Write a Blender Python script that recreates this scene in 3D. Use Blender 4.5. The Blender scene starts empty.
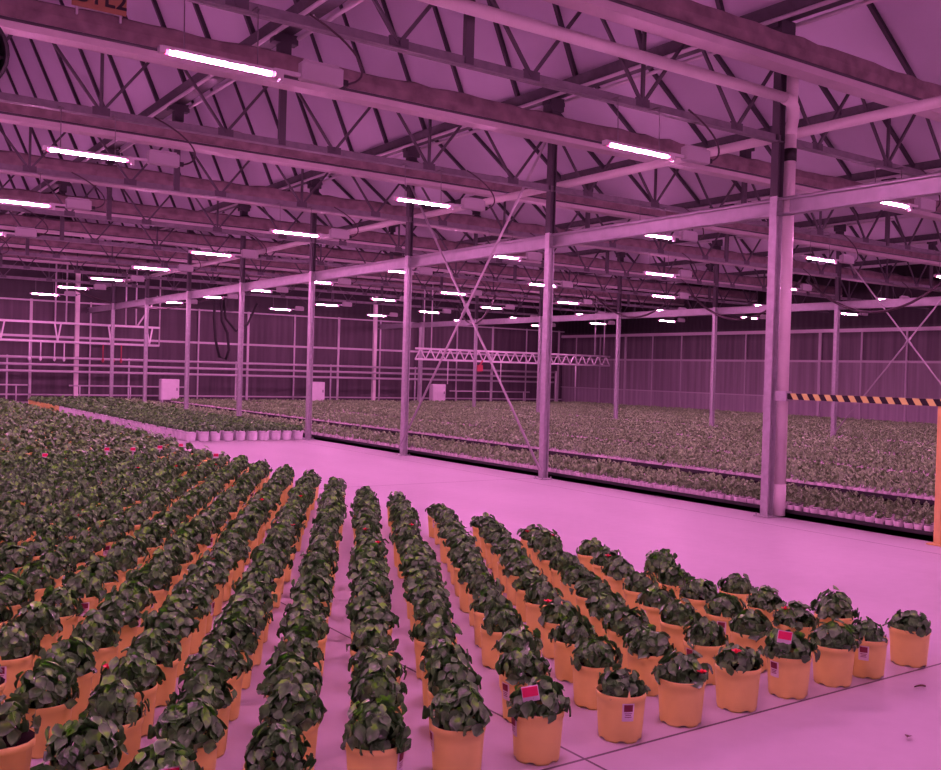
import bpy, math, random
import numpy as np
from mathutils import Vector, Matrix

random.seed(7)
RNG = np.random.default_rng(11)
C = bpy.context.scene.collection
SC = bpy.context.scene
PI = math.pi

# ------------------------------------------------------------------ materials
def mat(name, col, rough=0.5, metal=0.0, spec=0.5, var=0.0, scale=8.0, bump=0.0):
    m = bpy.data.materials.new(name); m.use_nodes = True
    nt = m.node_tree; b = nt.nodes['Principled BSDF']
    b.inputs['Base Color'].default_value = (*col, 1)
    b.inputs['Roughness'].default_value = rough
    b.inputs['Metallic'].default_value = metal
    b.inputs['Specular IOR Level'].default_value = spec
    if var > 0 or bump > 0:
        tc = nt.nodes.new('ShaderNodeTexCoord')
        n = nt.nodes.new('ShaderNodeTexNoise'); n.inputs['Scale'].default_value = scale
        n.inputs['Detail'].default_value = 5
        nt.links.new(tc.outputs['Object'], n.inputs['Vector'])
        if var > 0:
            r = nt.nodes.new('ShaderNodeValToRGB')
            r.color_ramp.elements[0].position = 0.3; r.color_ramp.elements[1].position = 0.7
            r.color_ramp.elements[0].color = (*[max(0, c * (1 - var)) for c in col], 1)
            r.color_ramp.elements[1].color = (*[min(1, c * (1 + var)) for c in col], 1)
            nt.links.new(n.outputs['Fac'], r.inputs['Fac'])
            nt.links.new(r.outputs['Color'], b.inputs['Base Color'])
        if bump > 0:
            bp = nt.nodes.new('ShaderNodeBump'); bp.inputs['Strength'].default_value = bump
            bp.inputs['Distance'].default_value = 0.02
            nt.links.new(n.outputs['Fac'], bp.inputs['Height'])
            nt.links.new(bp.outputs['Normal'], b.inputs['Normal'])
    return m

def emis(name, col, s):
    m = bpy.data.materials.new(name); m.use_nodes = True
    nt = m.node_tree; nt.nodes.remove(nt.nodes['Principled BSDF'])
    e = nt.nodes.new('ShaderNodeEmission'); e.inputs['Color'].default_value = (*col, 1)
    e.inputs['Strength'].default_value = s
    nt.links.new(e.outputs[0], nt.nodes['Material Output'].inputs['Surface'])
    return m

def leaf_mat(name, dark, mid, young, z0, z1):
    """leaf colour: per-leaf noise patches, younger paler green toward the top of the plant"""
    m = bpy.data.materials.new(name); m.use_nodes = True
    nt = m.node_tree; b = nt.nodes['Principled BSDF']; L = nt.links.new
    tc = nt.nodes.new('ShaderNodeTexCoord')
    n = nt.nodes.new('ShaderNodeTexNoise'); n.inputs['Scale'].default_value = 21; n.inputs['Detail'].default_value = 2
    oi = nt.nodes.new('ShaderNodeObjectInfo')
    va = nt.nodes.new('ShaderNodeVectorMath'); va.operation = 'ADD'
    cx = nt.nodes.new('ShaderNodeCombineXYZ')
    mu = nt.nodes.new('ShaderNodeMath'); mu.operation = 'MULTIPLY'; mu.inputs[1].default_value = 40
    L(oi.outputs['Random'], mu.inputs[0]); L(mu.outputs[0], cx.inputs['X'])
    L(tc.outputs['Object'], va.inputs[0]); L(cx.outputs[0], va.inputs[1]); L(va.outputs[0], n.inputs['Vector'])
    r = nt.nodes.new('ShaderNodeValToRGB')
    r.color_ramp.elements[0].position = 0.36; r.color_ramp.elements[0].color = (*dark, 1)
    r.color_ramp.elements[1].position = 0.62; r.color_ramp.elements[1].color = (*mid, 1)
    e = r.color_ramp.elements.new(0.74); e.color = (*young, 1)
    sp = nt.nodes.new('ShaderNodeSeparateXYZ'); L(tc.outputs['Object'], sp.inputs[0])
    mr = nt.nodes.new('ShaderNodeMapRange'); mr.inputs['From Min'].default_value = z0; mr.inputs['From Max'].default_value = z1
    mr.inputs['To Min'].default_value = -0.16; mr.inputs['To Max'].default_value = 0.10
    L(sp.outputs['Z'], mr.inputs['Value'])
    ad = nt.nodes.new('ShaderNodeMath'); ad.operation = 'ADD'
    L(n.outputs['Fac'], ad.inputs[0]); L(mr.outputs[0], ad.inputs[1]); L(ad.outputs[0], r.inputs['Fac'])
    L(r.outputs['Color'], b.inputs['Base Color'])
    b.inputs['Roughness'].default_value = 0.36
    b.inputs['Specular IOR Level'].default_value = 0.8
    return m

M = {}
M['galv'] = mat('galvanized_steel', (.50, .50, .52), .45, .25, var=.12, scale=14)
M['beam'] = mat('beam_steel', (.44, .44, .46), .5, .15, var=.1, scale=6)
M['truss'] = mat('truss_steel', (.17, .16, .175), .55, .2, var=.15, scale=9)
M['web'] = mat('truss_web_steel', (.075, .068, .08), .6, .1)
M['dark'] = mat('dark_steel', (.055, .05, .06), .6, .1)
M['gutter'] = mat('gutter_aluminium', (.07, .065, .075), .5, .2, var=.2, scale=10)
M['bar'] = mat('glazing_bar', (.045, .04, .05), .6)
M['rail'] = mat('pale_rail', (.55, .53, .55), .45, .2)
M['white'] = mat('white_plastic', (.80, .78, .80), .4, var=.04)
M['pvc'] = mat('white_pvc', (.74, .70, .68), .35, var=.05, scale=3)
M['black'] = mat('black_rubber', (.012, .011, .013), .6)
M['tray'] = mat('black_tray', (.016, .014, .018), .5)
M['screen'] = mat('folded_screen_cloth', (.19, .14, .145), .85, var=.3, scale=5, bump=.5)
M['screen_low'] = mat('screen_rail', (.42, .37, .38), .5, var=.08, scale=3)
M['box'] = mat('driver_housing', (.40, .38, .40), .45)
M['tubeoff'] = mat('lamp_body', (.55, .52, .55), .4, .3)
M['led'] = emis('led_strip', (1.0, .275, .72), 455)
M['endhalo'] = emis('strip_end_halo', (1.0, .05, .22), 14)
M['pot'] = mat('orange_pot', (.93, .80, .235), .45, spec=.35, var=.07, scale=7)
M['wpot'] = mat('white_pot', (.82, .80, .84), .45, var=.05, scale=9)
M['spot'] = mat('seedling_pot', (.74, .66, .70), .5, var=.12, scale=6)
M['soil'] = mat('potting_soil', (.018, .012, .009), .95, spec=.1)
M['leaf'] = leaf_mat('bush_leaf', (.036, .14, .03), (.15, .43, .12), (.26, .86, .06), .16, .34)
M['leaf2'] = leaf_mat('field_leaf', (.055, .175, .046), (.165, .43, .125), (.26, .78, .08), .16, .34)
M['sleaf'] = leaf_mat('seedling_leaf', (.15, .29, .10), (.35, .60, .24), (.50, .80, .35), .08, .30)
M['stem'] = mat('plant_stem', (.10, .12, .04), .6)
M['card'] = mat('white_card', (.85, .80, .84), .5)
M['print'] = mat('dark_red_print', (.20, .02, .05), .5)
M['pink'] = mat('pink_print', (.95, .035, .17), .45)
M['flower'] = mat('red_petal', (.90, .03, .06), .5)
M['orange'] = mat('orange_paint', (.86, .62, .20), .45, var=.06)
M['signb'] = mat('sign_orange', (.30, .165, .08), .5)
M['ink'] = mat('black_ink', (.01, .008, .01), .6)
M['hose'] = mat('dark_hose', (.05, .03, .04), .5)
M['red'] = mat('red_valve', (.50, .07, .10), .4)

def floor_mat():
    m = bpy.data.materials.new('concrete_floor'); m.use_nodes = True
    nt = m.node_tree; b = nt.nodes['Principled BSDF']; L = nt.links.new
    tc = nt.nodes.new('ShaderNodeTexCoord')
    def noise(s, d=4, stretch=None):
        n = nt.nodes.new('ShaderNodeTexNoise'); n.inputs['Scale'].default_value = s; n.inputs['Detail'].default_value = d
        if stretch:
            mp = nt.nodes.new('ShaderNodeMapping'); mp.inputs['Scale'].default_value = stretch
            L(tc.outputs['Object'], mp.inputs['Vector']); L(mp.outputs[0], n.inputs['Vector'])
        else: L(tc.outputs['Object'], n.inputs['Vector'])
        return n
    n1 = noise(.55, 5); n2 = noise(9, 6); n3 = noise(1.1, 3, (1, .25, 1))
    r = nt.nodes.new('ShaderNodeValToRGB')
    r.color_ramp.elements[0].position = .3; r.color_ramp.elements[0].color = (.50, .49, .50, 1)
    r.color_ramp.elements[1].position = .72; r.color_ramp.elements[1].color = (.66, .64, .66, 1)
    mx = nt.nodes.new('ShaderNodeMath'); mx.operation = 'ADD'
    s1 = nt.nodes.new('ShaderNodeMath'); s1.operation = 'MULTIPLY'; s1.inputs[1].default_value = .45
    s2 = nt.nodes.new('ShaderNodeMath'); s2.operation = 'MULTIPLY'; s2.inputs[1].default_value = .2
    s3 = nt.nodes.new('ShaderNodeMath'); s3.operation = 'MULTIPLY'; s3.inputs[1].default_value = .35
    mx2 = nt.nodes.new('ShaderNodeMath'); mx2.operation = 'ADD'
    L(n1.outputs['Fac'], s1.inputs[0]); L(n2.outputs['Fac'], s2.inputs[0]); L(n3.outputs['Fac'], s3.inputs[0])
    L(s1.outputs[0], mx.inputs[0]); L(s2.outputs[0], mx.inputs[1]); L(mx.outputs[0], mx2.inputs[0]); L(s3.outputs[0], mx2.inputs[1])
    L(mx2.outputs[0], r.inputs['Fac'])
    # saw-cut joints at x = 2.81 + 3k, y = 3.2 + 3k (slightly off the front pots)
    sp = nt.nodes.new('ShaderNodeSeparateXYZ'); L(tc.outputs['Object'], sp.inputs[0])
    def joint(axis, off, per, w):
        a = nt.nodes.new('ShaderNodeMath'); a.operation = 'ADD'; a.inputs[1].default_value = -off + per * 40 + per / 2
        L(sp.outputs[axis], a.inputs[0])
        f = nt.nodes.new('ShaderNodeMath'); f.operation = 'MODULO'; f.inputs[1].default_value = per; L(a.outputs[0], f.inputs[0])
        s = nt.nodes.new('ShaderNodeMath'); s.operation = 'SUBTRACT'; s.inputs[1].default_value = per / 2; L(f.outputs[0], s.inputs[0])
        ab = nt.nodes.new('ShaderNodeMath'); ab.operation = 'ABSOLUTE'; L(s.outputs[0], ab.inputs[0])
        lt = nt.nodes.new('ShaderNodeMath'); lt.operation = 'LESS_THAN'; lt.inputs[1].default_value = w; L(ab.outputs[0], lt.inputs[0])
        return lt
    j1 = joint('X', 2.81, 6.4, .007); j2 = joint('Y', 3.13, 9.0, .008)
    jm = nt.nodes.new('ShaderNodeMath'); jm.operation = 'MAXIMUM'; L(j1.outputs[0], jm.inputs[0]); L(j2.outputs[0], jm.inputs[1])
    mix = nt.nodes.new('ShaderNodeMixRGB'); mix.inputs['Color2'].default_value = (.12, .11, .12, 1)
    L(jm.outputs[0], mix.inputs['Fac']); L(r.outputs['Color'], mix.inputs['Color1'])
    L(mix.outputs['Color'], b.inputs['Base Color'])
    rr = nt.nodes.new('ShaderNodeMapRange'); rr.inputs['To Min'].default_value = .38; rr.inputs['To Max'].default_value = .62
    L(n1.outputs['Fac'], rr.inputs['Value']); L(rr.outputs[0], b.inputs['Roughness'])
    b.inputs['Specular IOR Level'].default_value = .35
    bp = nt.nodes.new('ShaderNodeBump'); bp.inputs['Strength'].default_value = .15; bp.inputs['Distance'].default_value = .01
    L(n2.outputs['Fac'], bp.inputs['Height']); L(bp.outputs['Normal'], b.inputs['Normal'])
    return m
M['floor'] = floor_mat()

def ribbed_wall(name, lo, hi, axis, split, dark, per=.28):
    m = bpy.data.materials.new(name); m.use_nodes = True
    nt = m.node_tree; b = nt.nodes['Principled BSDF']; L = nt.links.new
    tc = nt.nodes.new('ShaderNodeTexCoord'); sp = nt.nodes.new('ShaderNodeSeparateXYZ'); L(tc.outputs['Object'], sp.inputs[0])
    mp = nt.nodes.new('ShaderNodeMapping')
    sc = [.25, .25, .12]; sc[axis] = 3.2; mp.inputs['Scale'].default_value = sc
    L(tc.outputs['Object'], mp.inputs['Vector'])
    n = nt.nodes.new('ShaderNodeTexNoise'); n.inputs['Scale'].default_value = 1.6; n.inputs['Detail'].default_value = 5
    L(mp.outputs[0], n.inputs['Vector'])
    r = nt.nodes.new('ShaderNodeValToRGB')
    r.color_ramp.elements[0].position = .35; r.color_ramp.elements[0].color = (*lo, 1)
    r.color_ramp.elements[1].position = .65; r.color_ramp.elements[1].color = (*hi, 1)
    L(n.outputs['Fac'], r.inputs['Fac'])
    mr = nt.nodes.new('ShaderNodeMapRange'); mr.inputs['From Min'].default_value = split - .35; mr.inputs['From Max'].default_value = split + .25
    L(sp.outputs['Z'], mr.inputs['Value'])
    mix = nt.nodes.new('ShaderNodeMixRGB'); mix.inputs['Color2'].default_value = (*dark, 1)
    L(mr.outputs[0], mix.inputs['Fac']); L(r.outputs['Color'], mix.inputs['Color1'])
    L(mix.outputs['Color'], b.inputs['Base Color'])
    w = nt.nodes.new('ShaderNodeTexWave'); w.wave_type = 'BANDS'; w.bands_direction = 'XY'[axis]
    w.inputs['Scale'].default_value = 1 / per * .31
    L(tc.outputs['Object'], w.inputs['Vector'])
    bp = nt.nodes.new('ShaderNodeBump'); bp.inputs['Strength'].default_value = .4; bp.inputs['Distance'].default_value = .03
    L(w.outputs['Fac'], bp.inputs['Height']); L(bp.outputs['Normal'], b.inputs['Normal'])
    b.inputs['Roughness'].default_value = .55
    return m
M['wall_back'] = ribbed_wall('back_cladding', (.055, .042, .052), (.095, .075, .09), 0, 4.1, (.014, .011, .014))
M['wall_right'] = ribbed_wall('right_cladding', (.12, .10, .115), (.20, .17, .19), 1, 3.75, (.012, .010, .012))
M['roof'] = mat('roof_panel', (.56, .525, .60), .75, spec=.2, var=.07, scale=.7)

# ------------------------------------------------------------------ mesh builder
class MB:
    def __init__(s): s.v = []; s.f = []; s.m = []; s.cur = 0; s.smooth = []; s.sm = False
    def add(s, vs, fs):
        o = len(s.v); s.v += [tuple(p) for p in vs]
        for f in fs: s.f.append([i + o for i in f]); s.m.append(s.cur); s.smooth.append(s.sm)
    def box(s, c, d):
        x, y, z = c; a, b, h = d[0] / 2, d[1] / 2, d[2] / 2
        vs = [(x + i * a, y + j * b, z + k * h) for k in (-1, 1) for j in (-1, 1) for i in (-1, 1)]
        s.add(vs, [(0, 2, 3, 1), (4, 5, 7, 6), (0, 1, 5, 4), (2, 6, 7, 3), (0, 4, 6, 2), (1, 3, 7, 5)])
    def bbox(s, c, d, r=.01):
        """box with chamfered edges"""
        x, y, z = c; a, b, h = d[0] / 2, d[1] / 2, d[2] / 2
        vs = []; 
        for k, (ra, zz) in enumerate([(r, -h), (0, -h + r), (0, h - r), (r, h)]):
            A, B = a - ra, b - ra
            vs += [(x - A + r, y - B, z + zz), (x + A - r, y - B, z + zz), (x + A, y - B + r, z + zz), (x + A, y + B - r, z + zz),
                   (x + A - r, y + B, z + zz), (x - A + r, y + B, z + zz), (x - A, y + B - r, z + zz), (x - A, y - B + r, z + zz)]
        fs = [tuple(range(7, -1, -1)), tuple(range(24, 32))]
        for k in range(3):
            for i in range(8):
                j = (i + 1) % 8; fs.append((k * 8 + i, k * 8 + j, k * 8 + 8 + j, k * 8 + 8 + i))
        s.add(vs, fs)
    def bar(s, p, q, w, h, up=(0, 0, 1)):
        p, q = Vector(p), Vector(q); d = (q - p).normalized(); u = Vector(up)
        if abs(d.dot(u)) > .98: u = Vector((0, 1, 0))
        a = d.cross(u).normalized(); b = a.cross(d)
        vs = [e + a * (i * w / 2) + b * (j * h / 2) for e in (p, q) for i, j in ((-1, -1), (1, -1), (1, 1), (-1, 1))]
        s.add(vs, [(0, 1, 2, 3), (7, 6, 5, 4), (0, 4, 5, 1), (1, 5, 6, 2), (2, 6, 7, 3), (3, 7, 4, 0)])
    def tube(s, pts, r, n=10, cap=True):
        pts = [Vector(p) for p in pts]; rings = []; prev = None
        rr = r if isinstance(r, (list, tuple)) else [r] * len(pts)
        for i, p in enumerate(pts):
            d = (pts[min(i + 1, len(pts) - 1)] - pts[max(i - 1, 0)]).normalized()
            if prev is None: prev = Vector((0, 0, 1)) if abs(d.z) < .9 else Vector((1, 0, 0))
            a = (prev - d * prev.dot(d)).normalized(); prev = a; b = d.cross(a)
            rings.append([p + (a * math.cos(t) + b * math.sin(t)) * rr[i] for t in [2 * PI * k / n for k in range(n)]])
        vs = [v for ring in rings for v in ring]; fs = []
        for i in range(len(pts) - 1):
            for k in range(n):
                l = (k + 1) % n; fs.append((i * n + k, i * n + l, i * n + n + l, i * n + n + k))
        if cap: fs += [tuple(range(n - 1, -1, -1)), tuple(range((len(pts) - 1) * n, len(pts) * n))]
        sm = s.sm; s.sm = True; s.add(vs, fs); s.sm = sm
    def prism(s, prof, axis, a, b, closed=True):
        """profile (u,w) extruded along x (u=y,w=z) or y (u=x,w=z)"""
        n = len(prof); P = (lambda u, w, t: (t, u, w)) if axis == 'x' else (lambda u, w, t: (u, t, w))
        ts = np.linspace(a, b, max(2, int(abs(b - a) / 3) + 2))
        vs = [P(u, w, t) for t in ts for u, w in prof]; fs = []
        for k in range(len(ts) - 1):
            for i in range(n if closed else n - 1):
                j = (i + 1) % n; fs.append((k * n + i, k * n + j, k * n + n + j, k * n + n + i))
        if closed: fs += [tuple(range(n)), tuple(range((len(ts) - 1) * n, len(ts) * n))]
        s.add(vs, fs)
    def lathe(s, prof, n=24, c=(0, 0, 0)):
        vs = [(c[0] + r * math.cos(2 * PI * k / n), c[1] + r * math.sin(2 * PI * k / n), c[2] + z) for r, z in prof for k in range(n)]
        fs = []
        for i in range(len(prof) - 1):
            for k in range(n):
                l = (k + 1) % n; fs.append((i * n + k, i * n + l, i * n + n + l, i * n + n + k))
        sm = s.sm; s.sm = True; s.add(vs, fs); s.sm = sm
    def mesh(s, name, mats):
        me = bpy.data.meshes.new(name); me.from_pydata(s.v, [], s.f)
        for m in (mats if isinstance(mats, (list, tuple)) else [mats]): me.materials.append(m)
        me.polygons.foreach_set('material_index', s.m); me.polygons.foreach_set('use_smooth', s.smooth)
        me.update(); return me

def link(name, me, parent=None, loc=None):
    o = bpy.data.objects.new(name, me); C.objects.link(o)
    if parent is not None: o.parent = parent
    if loc is not None: o.location = loc
    return o
def obj(name, mb, mats, parent=None, loc=None): return link(name, mb.mesh(name, mats), parent, loc)
def tag(o, label, cat, group=None):
    o['label'] = label; o['category'] = cat
    if group: o['group'] = group
    return o
def thing(name, label, cat, loc=(0, 0, 0), group=None):
    o = bpy.data.objects.new(name, None); C.objects.link(o); o.location = loc; o.empty_display_size = .1
    return tag(o, label, cat, group)
def struct(name, mb, mats):
    o = obj(name, mb, mats); o['kind'] = 'structure'; return o
def dup(root, loc, rz=0.0, label=None):
    r = root.copy(); C.objects.link(r); r.location = loc; r.rotation_euler = (0, 0, rz)
    if label: r['label'] = label
    for ch in root.children:
        c = ch.copy(); C.objects.link(c); c.parent = r
        for g in ch.children:
            d = g.copy(); C.objects.link(d); d.parent = c
    return r
ORD = ['first', 'second', 'third', 'fourth', 'fifth', 'sixth', 'seventh', 'eighth', 'ninth', 'tenth', 'eleventh', 'twelfth', 'thirteenth',
       'fourteenth', 'fifteenth', 'sixteenth']
def nth(n):
    return f"{n}{'th' if 10 <= n % 100 <= 20 else {1: 'st', 2: 'nd', 3: 'rd'}.get(n % 10, 'th')}"

# ------------------------------------------------------------------ camera (solved from the photograph)
F, PITCH, ROLL, YAW, EYE = 974.2, -.0130, .0277, .6039, 1.65
f_ = Vector((math.sin(YAW) * math.cos(PITCH), math.cos(YAW) * math.cos(PITCH), math.sin(PITCH)))
r0 = Vector((math.cos(YAW), -math.sin(YAW), 0)); u0 = r0.cross(f_)
r_ = math.cos(ROLL) * r0 + math.sin(ROLL) * u0; u_ = -math.sin(ROLL) * r0 + math.cos(ROLL) * u0
cam = bpy.data.objects.new('camera', bpy.data.cameras.new('camera')); C.objects.link(cam)
mw = Matrix((( r_.x, u_.x, -f_.x, 0), (r_.y, u_.y, -f_.y, 0), (r_.z, u_.z, -f_.z, EYE), (0, 0, 0, 1)))
cam.matrix_world = mw
cam.data.sensor_fit = 'HORIZONTAL'; cam.data.sensor_width = 36; cam.data.lens = 36 * F / 941
cam.data.clip_end = 200; cam.data.clip_start = .05
SC.camera = cam
def px(x, y, z):
    d = Vector((x, y, z - EYE)); w = d.dot(f_)
    if w <= .05: return (-9999, -9999, w)
    return (470.5 + F * d.dot(r_) / w, 385 - F * d.dot(u_) / w, w)
def inframe(x, y, z, mg=0):
    a, b, w = px(x, y, z); return w > 0 and -mg < a < 941 + mg and -mg < b < 770 + mg

# ------------------------------------------------------------------ layout numbers
COLX, COLX2, Y0, DY = 9.69, 23.32, 7.65, 4.31
SPAN = 4.543; ZG = 6.05; ZCH = 4.53; ZBEAM = 3.75
XL, XR, YF, YB = -8.6, 35.2, -7.2, 42.0
NROW = 8                                    # post rows in view: Y0 + i*DY, i = 0..7
def rowy(i): return Y0 + i * DY

# ------------------------------------------------------------------ setting
b = MB(); b.add([(XL, YF, 0), (XR, YF, 0), (XR, YB, 0), (XL, YB, 0)], [(0, 1, 2, 3)]); struct('floor', b, M['floor'])
ZW = 9.6
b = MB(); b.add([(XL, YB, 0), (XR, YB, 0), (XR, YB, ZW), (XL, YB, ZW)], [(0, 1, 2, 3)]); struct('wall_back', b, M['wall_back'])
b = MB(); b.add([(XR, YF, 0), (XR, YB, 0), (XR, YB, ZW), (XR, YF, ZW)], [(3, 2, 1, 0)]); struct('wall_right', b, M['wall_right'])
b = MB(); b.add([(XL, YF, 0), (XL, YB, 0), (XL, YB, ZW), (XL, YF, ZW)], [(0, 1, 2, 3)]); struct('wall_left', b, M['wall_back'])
b = MB(); b.add([(XL, YF, 0), (XR, YF, 0), (XR, YF, ZW), (XL, YF, ZW)], [(3, 2, 1, 0)]); struct('wall_front', b, M['wall_back'])

# ridge-and-gutter roof, one object per span; dark glazing bars are part of it
k66, k36 = math.tan(math.radians(66)), math.tan(math.radians(36))
GX = [COLX + SPAN * k for k in range(-4, 7)]          # gutter lines
for k in range(len(GX) - 1):
    g0, g1 = GX[k], GX[k + 1]
    if g1 < COLX + .1: rx, rz = g1 - 1.42, ZG + 1.42 * k66
    else: rx, rz = g1 - 3.35, ZG + 3.35 * k36
    b = MB(); b.cur = 0
    ys = np.linspace(YF, YB, 14)
    for a, c in zip(ys[:-1], ys[1:]):
        b.add([(g0, a, ZG), (g0, c, ZG), (rx, c, rz), (rx, a, rz)], [(0, 1, 2, 3)])
        b.add([(rx, a, rz), (rx, c, rz), (g1, c, ZG), (g1, a, ZG)], [(0, 1, 2, 3)])
    b.cur = 1
    y = 9.91 - 12 * DY / 3
    while y < YB:
        if y > YF + .2:
            b.bar((rx, y, rz - .03), (g1 - .02, y, ZG - .03), .062, .07)
            b.bar((rx, y, rz - .03), (g0 + .02, y, ZG - .03), .062, .07)
        y += DY / 3
    b.bar((rx, YF, rz - .03), (rx, YB, rz - .03), .1, .1)
    struct('ceiling', b, [M['roof'], M['bar']])

# gable cladding over the plain wall tops closes the ends
# wall framing (trim)
b = MB()
x = XR - .06
for z in (2.52, .98): b.box((x, (YF + YB) / 2, z), (.06, YB - YF, .09 if z > 2 else .05))
b.box((x - .02, (YF + YB) / 2, 3.78), (.12, YB - YF, .14))
y = 2.0; i = 0
while y < YB:
    w = .13 if i % 3 == 0 else .06
    b.box((x, y, 1.9), (.05, w, 3.8)); y += 1.94; i += 1
struct('trim_1', b, M['rail'])
for nm, z0, z1, lo, hi in (('wall_lit_low', .02, .98, (.31, .28, .31), (.44, .40, .43)), ('wall_lit_mid', .98, 2.5, (.235, .205, .225), (.34, .30, .33))):
    b = MB(); xx = XR - .02       # side wall's brightening toward the floor, painted in as paler bands
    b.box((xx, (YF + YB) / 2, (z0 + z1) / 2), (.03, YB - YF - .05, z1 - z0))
    struct(nm, b, ribbed_wall(nm + '_band', lo, hi, 1, 9, lo))
b = MB()
y = YB - .06
b.box(((XL + XR) / 2, y, 2.62), (XR - XL, .06, .09)); b.box(((XL + XR) / 2, y, .28), (XR - XL, .05, .06))
b.box(((XL + XR) / 2, y, 4.05), (XR - XL, .06, .06))
x = XL + .3; i = 0
while x < XR:
    b.box((x, y, 2.05), (.10 if i % 2 else .06, .05, 4.1)); x += 2.27; i += 1
struct('trim_2', b, M['rail'])

# ------------------------------------------------------------------ posts and tie beams
def post_mesh():
    b = MB()   # H-section galvanized post with a base plate and a top cap
    h = ZBEAM + .12
    for sx in (-1, 1): b.box((sx * .050, 0, h / 2), (.012, .105, h))
    b.box((0, 0, h / 2), (.10, .012, h))
    u = MB(); hu = 5.95 - h  # upper length, coloured dark to show it unlit above the tie beam
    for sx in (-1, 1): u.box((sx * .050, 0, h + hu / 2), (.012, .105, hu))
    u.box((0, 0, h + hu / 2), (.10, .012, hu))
    p = MB(); p.bbox((0, 0, .008), (.22, .22, .016), .004)
    for sx in (-1, 1):
        for sy in (-1, 1): p.tube([(sx * .085, sy * .085, .016), (sx * .085, sy * .085, .045)], .01, 6)
    c = MB(); c.box((0, 0, 5.86), (.26, .2, .18)); c.box((0, 0, 5.7), (.16, .16, .16))
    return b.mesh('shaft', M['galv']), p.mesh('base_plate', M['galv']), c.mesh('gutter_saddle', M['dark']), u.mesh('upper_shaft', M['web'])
PM = post_mesh()
def post(x, y, label, grp):
    t = thing('support_post', label, 'post', (x, y, 0), grp)
    for n, me in zip(('shaft', 'base_plate', 'gutter_saddle', 'upper_shaft'), PM): link(n, me, t)
    return t
for i in range(0, 8):
    post(COLX, rowy(i), f'{ORD[i]} galvanized steel post back from the white downpipe, on the aisle edge' if i else
         'galvanized steel post standing right beside the white downpipe', 'posts along the aisle edge')
for i in range(1, 8):
    post(COLX2, rowy(i), f'far-line grey steel post, {ORD[i - 1]} counted from the crossed rods by the pale wall', 'far line of posts')

def tie_beam(x, y0, y1, label):
    b = MB()   # galvanized C-channel
    b.box((x, (y0 + y1) / 2, ZBEAM), (.012, y1 - y0, .22)); b.box((x - .035, (y0 + y1) / 2, ZBEAM + .104), (.07, y1 - y0, .012))
    b.box((x - .035, (y0 + y1) / 2, ZBEAM - .104), (.07, y1 - y0, .012)); b.box((x - .064, (y0 + y1) / 2, ZBEAM - .092), (.012, y1 - y0, .03))
    b.box((x - .064, (y0 + y1) / 2, ZBEAM + .092), (.012, y1 - y0, .03))
    tag(obj('tie_beam', b, M['beam']), label, 'beam')
tie_beam(COLX + .085, YF + .3, YB - .1, 'long galvanized tie beam running along the aisle posts')
tie_beam(COLX2 + .085, YF + .3, YB - .1, 'long pale tie beam along the far line of posts before the pale wall')

# ------------------------------------------------------------------ gutters over the post lines
for k, g in enumerate(GX[1:10]):
    labs = {3: 'dark roof gutter running straight above the aisle posts', 2: 'dark roof gutter one span before the aisle posts, crossing upper left roof',
            1: 'dark roof gutter two spans before the aisle posts', 4: 'dark roof gutter one span past the aisle posts',
            5: 'dark roof gutter two spans past the aisle posts', 6: 'dark roof gutter above the far line of posts'}
    lab = labs.get(k, 'dark roof gutter outermost past the far post line, ' + ORD[abs(k - 6)] + ' one')
    t = thing('roof_gutter', lab, 'gutter', (g, 0, 0), 'roof gutters')
    b = MB(); b.prism([(-.16, ZG + .10), (-.11, ZG - .06), (.11, ZG - .06), (.16, ZG + .10), (.14, ZG + .10), (.09, ZG - .04), (-.09, ZG - .04), (-.14, ZG + .10)], 'y', YF + .1, YB - .05)
    obj('trough', b, M['gutter'], t)
    for s in (-1, 1):
        b = MB(); b.tube([(s * .17, YF + .2, ZG - .10), (s * .17, YB - .1, ZG - .10)], .028, 8); obj('heating_pipe', b, M['rail'], t)
    for i in range(-1, 8):
        b = MB(); b.box((0, rowy(i), ZG - .13), (.34, .14, .12)); b.box((0, rowy(i), ZG - .25), (.15, .15, .22)); obj('bracket', b, M['dark'], t)

# ------------------------------------------------------------------ trusses across the house
def truss_meshes():
    c = MB()
    for s in (-.028, .028): c.box(((XL + XR) / 2, s, 0), (XR - XL - .3, .045, .012)); 
    c.box(((XL + XR) / 2, 0, .045), (XR - XL - .3, .014, .09)); 
    top = MB(); top.box(((XL + XR) / 2, 0, 1.05), (XR - XL - .3, .09, .09))
    w = MB(); n = SPAN / 3
    k0 = int((XL - COLX) / n) + 1
    xb = COLX - n / 2 + n * k0
    while xb < XR - 1:
        w.bar((xb, 0, .05), (xb + n / 2, 0, 1.03), .032, .032, (0, 1, 0)); w.bar((xb, 0, .05), (xb - n / 2, 0, 1.03), .032, .032, (0, 1, 0))
        w.box((xb, 0, .06), (.20, .02, .10)); xb += n
    for g in GX:
        if XL + 1.2 < g < XR - 1.2 and abs(g - COLX) > .2: w.box((g, 0, .74), (.09, .06, 1.45))
        if XL + 1.2 < g - SPAN / 2 < XR - 1.2: w.box((g - SPAN / 2, 0, .53), (.035, .035, 1.0))
    return c.mesh('bottom_chord', M['truss']), top.mesh('top_chord', M['truss']), w.mesh('web_lattice', M['web'])
TM = truss_meshes()
def where(i): return 'nearest of its kind, just past the first post' if i == 0 else f'at the {ORD[i]} aisle post' 
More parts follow.
